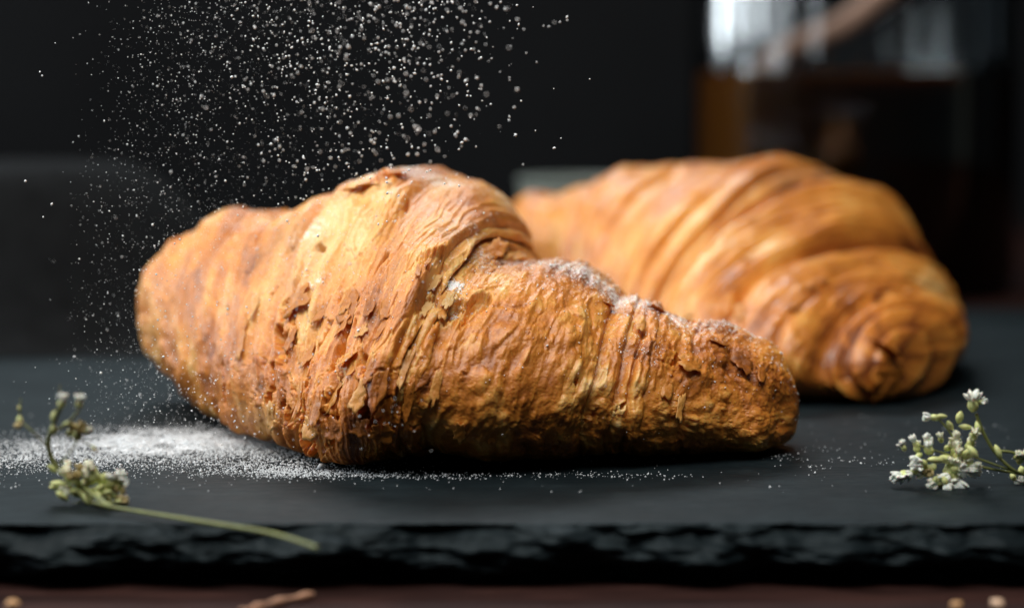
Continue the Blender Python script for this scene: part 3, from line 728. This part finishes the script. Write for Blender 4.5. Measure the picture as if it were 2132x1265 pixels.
def make_air_sugar():
    n = 4900
    C = []; R = []
    g = RNG
    while len(C) < n:
        k = g.uniform()
        if k < 0.60:
            px = g.normal(690, 240); py = g.uniform(-150, 470) ; 
            lim = 1150 - max(0, py - 60) * .30
            if px < 150 or g.uniform() < sst(lim - 240, lim + 90, px): continue
            if g.uniform() > 1.0 - py / 620: continue
        elif k < 0.80:
            py = g.uniform(-30, 900); px = g.normal(300 + max(0, 400 - py) * .25, 85)
            if px < 130: continue
        elif k < 0.93:
            px = g.normal(600, 170); py = g.normal(690, 150)
            if py > 945: continue
        else:
            px = g.normal(420, 170); py = g.normal(840, 60)
            if py > 930: continue
        right = np.clip((px - 300) / 600, 0, 1)
        if .80 <= k < .93:
            Y = g.uniform(-6.5, -2.5)
            r = g.lognormal(math.log(.0075), .35)
        else:
            Y = g.normal(-0.9 + 1.7 * right, 1.2 + 1.0 * right)
            r = g.lognormal(math.log(.0082 + .0065 * right), .42)
        if Y > 16 or Y < -9: continue
        p = P(px, py, Y)
        if p[2] < .05: continue
        C.append(p); R.append(min(r * (1.18 + .55 * right), .034))
    for _ in range(3600):                      # fine drifting mist between the grains
        py = g.uniform(-30, 880); px = g.normal(610 - py * .38 if py < 700 else 340, 190 - py * .08)
        if px < 140 or px > 1120: continue
        C.append(P(px, py, g.normal(-.8, 2.0))); R.append(g.lognormal(math.log(.0042), .3))
    for px, py, rr_ in ((83, 150, .028), (88, 158, .024), (53, 377, .03), (108, 425, .03), (90, 452, .026), (115, 90, .018), (1228, 165, .022), (1153, 185, .022), (1168, 288, .02), (1115, 272, .02), (1110, 15, .018), (1085, 210, .026), (660, 355, .03), (217, 252, .026)):
        C.append(P(px, py, -1.5)); R.append(rr_)
    o = grains('falling_sugar', np.array(C), np.array(R), M_SUGAR, 9)
    tag(o, 'fine white sugar grains falling through the air above the croissant', 'sugar', kind='stuff')
    # grains caught on the croissant
    V, N = LF[0], LF[1]
    d = dustF(V, np.clip(N[:, 2], 0, 1)) + .012
    k = RNG.uniform(0, 1, len(V)) < d ** 1.3 * .10
    k &= LF[3] > 300
    C = V[k]; Nn = N[k]; 
    if len(C) > 14000:
        q = RNG.choice(len(C), 14000, replace=False); C, Nn = C[q], Nn[q]
    r = RNG.lognormal(math.log(.0105), .42, len(C))
    o = grains('sugar_on_crust', C + Nn * (r * .6)[:, None], r, M_SUGAR, 11)
    tag(o, 'white sugar grains caught on the crust of the front croissant', 'sugar', kind='stuff')
make_air_sugar()

# ------------------------------------------------------------------ jar of coffee
def lathe(name, prof, c, mat, parent=None, n=96, flute=None, cap=False):
    a = np.linspace(0, 2 * math.pi, n, endpoint=False)
    prof = np.array(prof, float)
    r = prof[:, 0][:, None] * np.ones(n)[None]
    if flute: r = r * (1 + flute(a)[None] * prof[:, 2][:, None])
    V = np.stack([c[0] + r * np.cos(a), c[1] + r * np.sin(a), c[2] + np.repeat(prof[:, 1][:, None], n, 1)], -1).reshape(-1, 3)
    return mesh_np(name, V, grid_faces(len(prof), n, True)[:, ::-1], mat, parent)
JD = 53.0
jc = np.array([P(1776, 300, JD)[0], JD, -1.12]); JR = 7.0
lev = 8.35
g_ = NT('jar_glass'); g_.b.inputs['Base Color'].default_value = (.95, .98, .98, 1)
g_.b.inputs['Roughness'].default_value = 0.03; g_.b.inputs['Transmission Weight'].default_value = 1.0; g_.b.inputs['IOR'].default_value = 1.45
def clear(nt, ior, rough, tint):
    # clear wall: lets light straight through and mirrors by Fresnel
    fr = nt.n('ShaderNodeFresnel'); fr.inputs[0].default_value = ior
    tr = nt.n('ShaderNodeBsdfTransparent'); tr.inputs[0].default_value = (*tint, 1)
    gl = nt.n('ShaderNodeBsdfGlossy'); gl.inputs['Roughness'].default_value = rough
    mx = nt.n('ShaderNodeMixShader'); nt.l(fr.outputs[0], mx.inputs[0]); nt.l(tr.outputs[0], mx.inputs[1]); nt.l(gl.outputs[0], mx.inputs[2])
    nt.l(mx.outputs[0], nt.out.inputs['Surface'])
clear(g_, 1.45, .055, (.97, .985, .985))
k_ = NT('black_coffee'); clear(k_, 1.12, .05, (1, .97, .93))
va = k_.n('ShaderNodeVolumeAbsorption'); va.inputs['Color'].default_value = (.86, .50, .08, 1); va.inputs['Density'].default_value = 900
vs = k_.n('ShaderNodeVolumeScatter'); vs.inputs['Color'].default_value = (1.0, .42, .08, 1); vs.inputs['Density'].default_value = 300; vs.inputs['Anisotropy'].default_value = .6
ad = k_.n('ShaderNodeAddShader'); k_.l(va.outputs[0], ad.inputs[0]); k_.l(vs.outputs[0], ad.inputs[1]); k_.l(ad.outputs[0], k_.out.inputs['Volume'])
jar = empty('glass_jar', None, 'large clear glass jar half full of black coffee, out of focus behind', 'jar')
fl = lambda a: 0.010 * np.cos(a * 30)
H = 20.5
body = lathe('jar_body', [(0.01, 0.0, 0), (JR - 1, 0.0, 0), (JR - .3, .25, 0), (JR, .9, 0), (JR, 6, 0), (JR, 9.5, 0), (JR, 9.56, 0), (JR, 9.62, .1), (JR, 10.4, 1), (JR - .02, 14, 1), (JR - .3, H - 4, .6), (JR - .8, H - 1.5, 0), (JR - .8, H, 0),
      (JR - 1.1, H, 0), (JR - 1.1, H - 1.5, 0), (JR - .6, H - 4, .6), (JR - .34, 14, 1), (JR - .32, 10.4, 1), (JR - .32, 9.62, .1), (JR - .32, 9.56, 0), (JR - .32, 9.5, 0), (JR - .32, 6, 0), (JR - .32, 1.1, 0), (JR - .9, .55, 0), (0.01, .5, 0)], jc, g_.m, jar, n=208, flute=fl)
lathe('jar_rim', [(JR - .80, H - .9, 0), (JR - .35, H - .6, 0), (JR - .35, H - .1, 0), (JR - .80, H + .1, 0), (JR - .8, H - .9, 0)], jc, g_.m, jar)
lv = lev + 1.12
coffee = lathe('coffee', [(0.01, .56, 0), (JR - .88, .55, 0), (JR - .29, 1.08, 0), (JR - .29, 6, 0), (JR - .29, lv, 0), (JR - .33, lv + .01, 0), (0.01, lv - .02, 0)], jc, k_.m)
tag(coffee, 'black coffee filling the glass jar to below its shoulder', 'coffee')
# made-up tan stick standing in for a pinkish reflection in the jar
def tube(name, pts, rad, mat, parent=None, n=10, attrs=None):
    pts = np.array(pts, float); rad = np.broadcast_to(np.asarray(rad, float), (len(pts),))
    rings = []
    for i in range(len(pts)):
        t = pts[min(i + 1, len(pts) - 1)] - pts[max(i - 1, 0)]; t /= np.linalg.norm(t) + 1e-9
        a = np.cross(t, (0, 0, 1.0) if abs(t[2]) < .9 else (1.0, 0, 0)); a /= np.linalg.norm(a); b = np.cross(t, a)
        th_ = np.linspace(0, 2 * math.pi, n, endpoint=False)
        rings.append(pts[i] + rad[i] * (np.cos(th_)[:, None] * a + np.sin(th_)[:, None] * b))
    V = np.concatenate(rings + [pts[:1], pts[-1:]]); F = [tuple(f) for f in grid_faces(len(pts), n, True)]
    m = len(pts) * n
    for k in range(n):
        F.append((m, (k + 1) % n, k, k)); F.append((m + 1, (len(pts) - 1) * n + k, (len(pts) - 1) * n + (k + 1) % n,) * 1 + ((len(pts) - 1) * n + (k + 1) % n,))
    me = bpy.data.meshes.new(name)
    me.from_pydata((V * CM).tolist(), [], [tuple(dict.fromkeys(int(i) for i in f)) for f in F]); me.update()
    me.polygons.foreach_set('use_smooth', [True] * len(me.polygons))
    return link(name, me, parent, mat)
def curve_pts(ctrl, n=24):
    ctrl = np.array(ctrl, float); t = np.linspace(0, len(ctrl) - 1, n); out = []
    for x in t:
        i = int(min(x, len(ctrl) - 2)); u = x - i
        p0 = ctrl[max(i - 1, 0)]; p1 = ctrl[i]; p2 = ctrl[i + 1]; p3 = ctrl[min(i + 2, len(ctrl) - 1)]
        out.append(.5 * (2 * p1 + (p2 - p0) * u + (2 * p0 - 5 * p1 + 4 * p2 - p3) * u * u + (3 * p1 - p0 - 3 * p2 + p3) * u ** 3))
    return np.array(out)
stick = tube('reflection_stick', curve_pts([P(1560, 175, JD - 2.5), P(1640, 105, JD - 2.6), P(1760, 50, JD - 2.4), P(1900, -60, JD - 1.0)]), .55, simple('reflection_tan', (.42, .24, .17), .5, var=.2, scale=2))
tag(stick, 'made-up pale stick in the glass jar, standing in for a pinkish reflection', 'reflection stand-in')

# ------------------------------------------------------------------ dim things further back
M_CLOTH = simple('charcoal_linen', (.0070, .0076, .0082), .9, .06, var=.25, scale=1.5, bump=.05, bscale=20)
def make_cloth():
    # folded napkin over a low block: one draped sheet, closed down to the board
    nu, nv = 150, 120
    u = np.linspace(-1, 1, nu); v = np.linspace(-1, 1, nv); U, Vv = np.meshgrid(u, v, indexing='ij')
    cx, cy = -19.5, 28.0; X = cx + 13 * U; Y = cy + 10 * Vv
    r = (np.abs(U) ** 2.8 + np.abs(Vv) ** 2.8) ** (1 / 2.8)
    top = 5.25 + .10 * fbm(X * .2, Y * .2, 91, 3)
    Z = top * (1 - sst(.50, 1.0, r))
    Z = Z + .45 * fbm(X * .35 + Z * .2, Y * .3, 95, 4) * sst(.62, .85, r) * (1 - sst(.95, 1.0, r))
    Z = np.maximum(Z, 0.02)
    o = mesh_np('linen_napkin', np.stack([X, Y, Z], -1).reshape(-1, 3), grid_faces(nu, nv)[:, ::-1], M_CLOTH)
    tag(o, 'dark grey linen napkin heaped on the slate at the left, out of focus', 'napkin')
make_cloth()
M_STONE = simple('grey_green_stoneware', (.08, .095, .08), .6, var=.2, scale=.8)
bc = np.array([P(1205, 368, 36)[0], 36.0, -1.12])
bz = P(1205, 368, 36)[2] + 1.12
bowl = empty('small_bowl', None, 'small grey-green stoneware bowl hidden behind the two croissants', 'bowl')
lathe('bowl_body', [(0.01, 0, 0), (1.6, 0, 0), (1.7, .3, 0), (1.9, 1.6, 0), (2.2, bz - .25, 0), (2.0, bz - .25, 0), (1.7, 1.8, 0), (0.01, .6, 0)], bc, M_STONE, bowl)
lathe('bowl_rim', [(1.98, bz - .26, 0), (2.24, bz - .26, 0), (2.28, bz - .1, 0), (2.15, bz, 0), (1.98, bz - .1, 0), (1.98, bz - .26, 0)], bc, M_STONE, bowl)

# ------------------------------------------------------------------ flower sprigs
M_STEM = simple('green_stem', (.17, .19, .05), .5, var=.25, scale=4, Subsurface_Weight=.1)
M_PETAL = simple('cream_petal', (.86, .84, .66), .55, var=.15, scale=8, Subsurface_Weight=.2)
M_PETAL_W = simple('white_petal', (.84, .84, .76), .55, var=.08, scale=8, Subsurface_Weight=.2)
M_BUD = simple('green_bud', (.58, .62, .25), .5, var=.3, scale=6, Subsurface_Weight=.15)
M_BROWN = simple('withered_petal', (.42, .33, .14), .6, var=.3, scale=8)
for m_ in (M_STEM, M_PETAL, M_PETAL_W, M_BUD):
    m_.node_tree.nodes['Principled BSDF'].inputs['Subsurface Scale'].default_value = .001
def ellipsoids(name, items, mat, parent):
    """items: (centre, axis dir, length, radius)"""
    nu, nv = 8, 10; Vs = []; Fs = []; b = 0
    f = grid_faces(nu, nv, True)
    for c, d, ln, r in items:
        d = np.array(d, float); d /= np.linalg.norm(d) + 1e-9
        a = np.cross(d, (0.3, .2, 1.0)); a /= np.linalg.norm(a) + 1e-9; e = np.cross(d, a)
        t = np.linspace(0.02, .98, nu); th_ = np.linspace(0, 2 * math.pi, nv, endpoint=False)
        rad = r * np.sin(t * math.pi) ** .7
        p = np.array(c) + (t[:, None, None] - .5) * ln * d + rad[:, None, None] * (np.cos(th_)[None, :, None] * a + np.sin(th_)[None, :, None] * e * .75)
        Vs.append(p.reshape(-1, 3)); Fs.append(f + b); b += nu * nv
    return mesh_np(name, np.concatenate(Vs), np.concatenate(Fs), mat, parent)
def flower(parent, c, up, size, mat, seed, bud=False):
    g = random.Random(seed); c = np.array(c, float); up = np.array(up, float); up /= np.linalg.norm(up)
    if bud:
        o = ellipsoids('bud', [(c, up, size * 1.5, size * .42)], mat, parent); return o
    items = []
    for k in range(13):
        d = up * g.uniform(.9, 1.4) + np.array([g.gauss(0, .36) for _ in range(3)])
        d /= np.linalg.norm(d)
        items.append((c + d * size * .42, d, size * g.uniform(.6, .85), size * g.uniform(.11, .20)))
    o = ellipsoids('flower_head', items, mat, parent)
    ellipsoids('calyx', [(c - up * size * .15, up, size * .85, size * .34)], M_BUD, o)
    return o
def sprig(label, stems, heads, seed):
    root = empty('flower_sprig', None, label, 'flower sprig', 'flower sprigs lying on the slate')
    for ctrl, r in stems: tube('stem', curve_pts([P(*c) if not isinstance(c, np.ndarray) else c for c in ctrl]), r * .95, M_STEM, root, 8)
    gj = random.Random(seed)
    heads = heads + [(px + gj.gauss(0, 11), py + gj.gauss(0, 9), Y + gj.gauss(0, .15), s * .8, kind, ux + gj.gauss(0, .4), uz + gj.gauss(0, .3)) for (px, py, Y, s, kind, ux, uz) in heads * 2 if 890 < py and s > .15]
    for i, (px, py, Y, s, kind, ux, uz) in enumerate(heads):
        s *= 1.45 if seed >= 2000 else 1.3; mat = {'w': M_PETAL_W, 'c': M_PETAL, 'g': M_BUD, 'b': M_BROWN}[kind]
        flower(root, P(px, py, Y), (ux, -.25, uz), s, mat, seed + i, bud=(kind == 'g'))
    return root
G = lambda px, py, dz=.06: ground(px, py, dz)
yl = -6.3
sprig('green sprig with small cream flower heads lying by the sugar at the front left corner',
 [([G(662, 1135, .02) + np.array([0, -.15, 0]), G(560, 1108, .08), G(400, 1082, .10), G(250, 1058, .12), G(190, 1045, .2)], .04),
  ([G(230, 1056, .12), (170, 1010, -6.2), (120, 975, -6.2), (100, 925, -6.3), (112, 880, -7.3), (125, 848, -7.6)], .05),
  ([(104, 935, yl), (75, 905, -7.3), (48, 880, -7.3)], .02), ([(108, 900, -7.3), (140, 882, -7.3), (163, 855, -7.6)], .03), ([(42, 868, -7.3), (42, 845, -7.3), (44, 828, -7.3)], .012),
  ([(128, 830, -7.6), (124, 815, -7.6), (126, 800, -7.6)], .01), ([(166, 830, -7.6), (168, 815, -7.6)], .01),
  ([(125, 965, -6.2), (150, 935, -7.3), (163, 912, -7.3)], .02), ([(165, 912, -7.3), (185, 925, -7.3), (195, 932, -7.3)], .015),
  ([(190, 1040, -6.1), (165, 1045, -6.2), (150, 1058, -6.2)], .025), ([(200, 1035, -6.1), (225, 1010, -6.2), (240, 1000, -6.2)], .025)],
 [(128, 836, -7.6, .19, 'w', .1, 1), (165, 838, -7.6, .18, 'w', .1, 1), (40, 876, -7.3, .15, 'b', -.2, -1), (40, 850, -7.3, .07, 'g', 0, 1), (113, 868, -7.3, .14, 'g', .1, 1), (140, 882, -7.3, .12, 'g', 1, .3), (112, 893, -7.3, .13, 'g', .1, 1),
  (162, 902, -7.3, .23, 'b', .2, .6), (180, 898, -7.3, .14, 'c', 1, .4), (195, 932, -7.3, .1, 'b', .5, -.5), (140, 990, -6.2, .22, 'c', -.4, 1), (160, 1000, -6.3, .2, 'b', 0, .5), (185, 982, -6.3, .24, 'c', .2, 1), (195, 995, -6.3, .18, 'g', .5, 1),
  (125, 1008, -6.3, .2, 'g', -1, .2), (150, 1022, -6.3, .22, 'c', -.5, -.1), (180, 1035, -6.3, .2, 'g', .2, -.3), (205, 1020, -6.3, .2, 'g', .4, .4), (245, 998, -6.2, .24, 'w', .5, 1), (235, 1012, -6.2, .16, 'b', .5, -.2),
  (240, 1032, -6.2, .2, 'b', .8, -.3), (250, 1040, -6.2, .18, 'c', 1, .2), (225, 1045, -6.2, .2, 'g', .3, -.4), (152, 1060, -6.2, .14, 'g', 0, -1), (215, 1000, -6.2, .2, 'g', .3, .7), (165, 980, -6.2, .16, 'b', 0, 1), (110, 975, -6.2, .14, 'g', -.5, .4)], 1000)
yr = -4.3
sprig('green sprig with white flower heads lying on the slate at the front right corner',
 [([(2145, 992, -4.0), (2110, 978, yr), (2075, 945, yr), (2050, 905, yr), (2032, 860, yr)], .035), ([(2145, 960, -4.2), (2110, 942, yr), (2078, 938, yr)], .03),
  ([(2120, 985, -4.0), (2060, 975, yr), (2020, 965, yr), (1980, 950, yr)], .028), ([(2110, 980, yr), (2040, 955, yr), (1990, 930, yr), (1985, 905, yr)], .022),
  ([(2000, 940, yr), (1975, 895, yr), (1950, 868, yr)], .02), ([(1985, 960, yr), (1940, 955, yr), (1905, 975, yr), (1880, 990, yr)], .03), ([(1990, 950, yr), (1940, 935, yr), (1908, 925, yr)], .018)],
 [(2026, 838, yr, .25, 'w', 0, 1), (2042, 836, yr, .13, 'w', 1, .3), (1942, 868, yr, .19, 'w', -1, .2), (1960, 866, yr, .11, 'g', 1, 0), (1906, 922, yr, .17, 'w', -.5, .8), (1933, 931, yr, .2, 'w', 0, 1), (1910, 949, yr, .15, 'w', -.6, -.3), (1958, 912, yr, .13, 'c', -.3, .8),
  (1978, 885, yr, .12, 'g', -.5, .8), (1998, 868, yr, .13, 'g', .2, 1), (2010, 888, yr, .13, 'g', 1, -.1), (2036, 890, yr, .14, 'g', .2, -1), (2078, 940, yr, .15, 'g', .4, -1), (1990, 915, yr, .17, 'c', .2, 1), (1990, 935, yr, .2, 'c', 0, .4), (2022, 920, yr, .18, 'c', .4, 1), (2015, 945, yr, .2, 'g', .5, .2), (1970, 955, yr, .2, 'g', -.4, .1),
  (1877, 990, yr, .22, 'w', -1, -.1), (1900, 982, yr, .2, 'w', -.6, -.3), (1918, 970, yr, .22, 'w', -.5, .2), (1940, 975, yr, .17, 'b', -.3, -.4), (1975, 985, yr, .27, 'w', -.2, -.3), (1990, 995, yr, .3, 'w', .1, -.6), (2008, 975, yr, .26, 'w', .5, -.1), (1955, 1015, yr, .24, 'w', -.3, -1), (1972, 1005, yr, .22, 'w', .1, -.8), (1945, 1000, yr, .17, 'c', -.6, -.5), (2022, 968, yr, .2, 'c', .8, 0),
  (1985, 965, yr, .22, 'c', 0, .2), (2125, 955, -4.2, .16, 'c', .2, .6), (2130, 985, -4.0, .2, 'w', .3, -1)], 2000)

# ------------------------------------------------------------------ scraps on the table in front
M_STRAW = simple('dry_straw', (.42, .22, .13), .6, var=.3, scale=3)
tb = lambda px, py: ground(px, py, -1.05)
s1 = tube('dry_stalk', curve_pts([tb(500, 1275), tb(560, 1256), tb(652, 1236)]), [.06 + .02 * math.sin(k) for k in range(24)], M_STRAW)
tag(s1, 'dry reddish stalk lying on the table before the slate edge', 'stalk')
def crumb(px, py, r, label, seed, mat):
    c = tb(px, py); a = np.linspace(0, 2 * math.pi, 18, endpoint=False); b = np.linspace(.05, math.pi - .05, 10)
    A, B = np.meshgrid(a, b); k = r * (1 + .35 * pn(np.cos(A) * 1.6 + seed, B * 1.4, seed))
    V = np.stack([c[0] + k * np.cos(A) * np.sin(B), c[1] + k * np.sin(A) * np.sin(B), c[2] + .6 * k * np.cos(B) + r * .4], -1)
    o = mesh_np('crumb', V.reshape(-1, 3), grid_faces(10, 18, True), mat); tag(o, label, 'crumb', 'crumbs on the table')
M_CRUMB = simple('crumb_golden', (.50, .28, .12), .6, var=.3)
crumb(2076, 1262, .14, 'pale crumb on the table below the right sprig, nearest the picture corner', 3, simple('crumb_pale', (.62, .42, .28), .6, var=.2))
crumb(1992, 1264, .11, 'orange-brown crumb on the table, just beside the pale one', 5, M_CRUMB)
crumb(27, 1262, .13, 'golden crumb on the table at the far left, below the slate', 8, M_CRUMB)
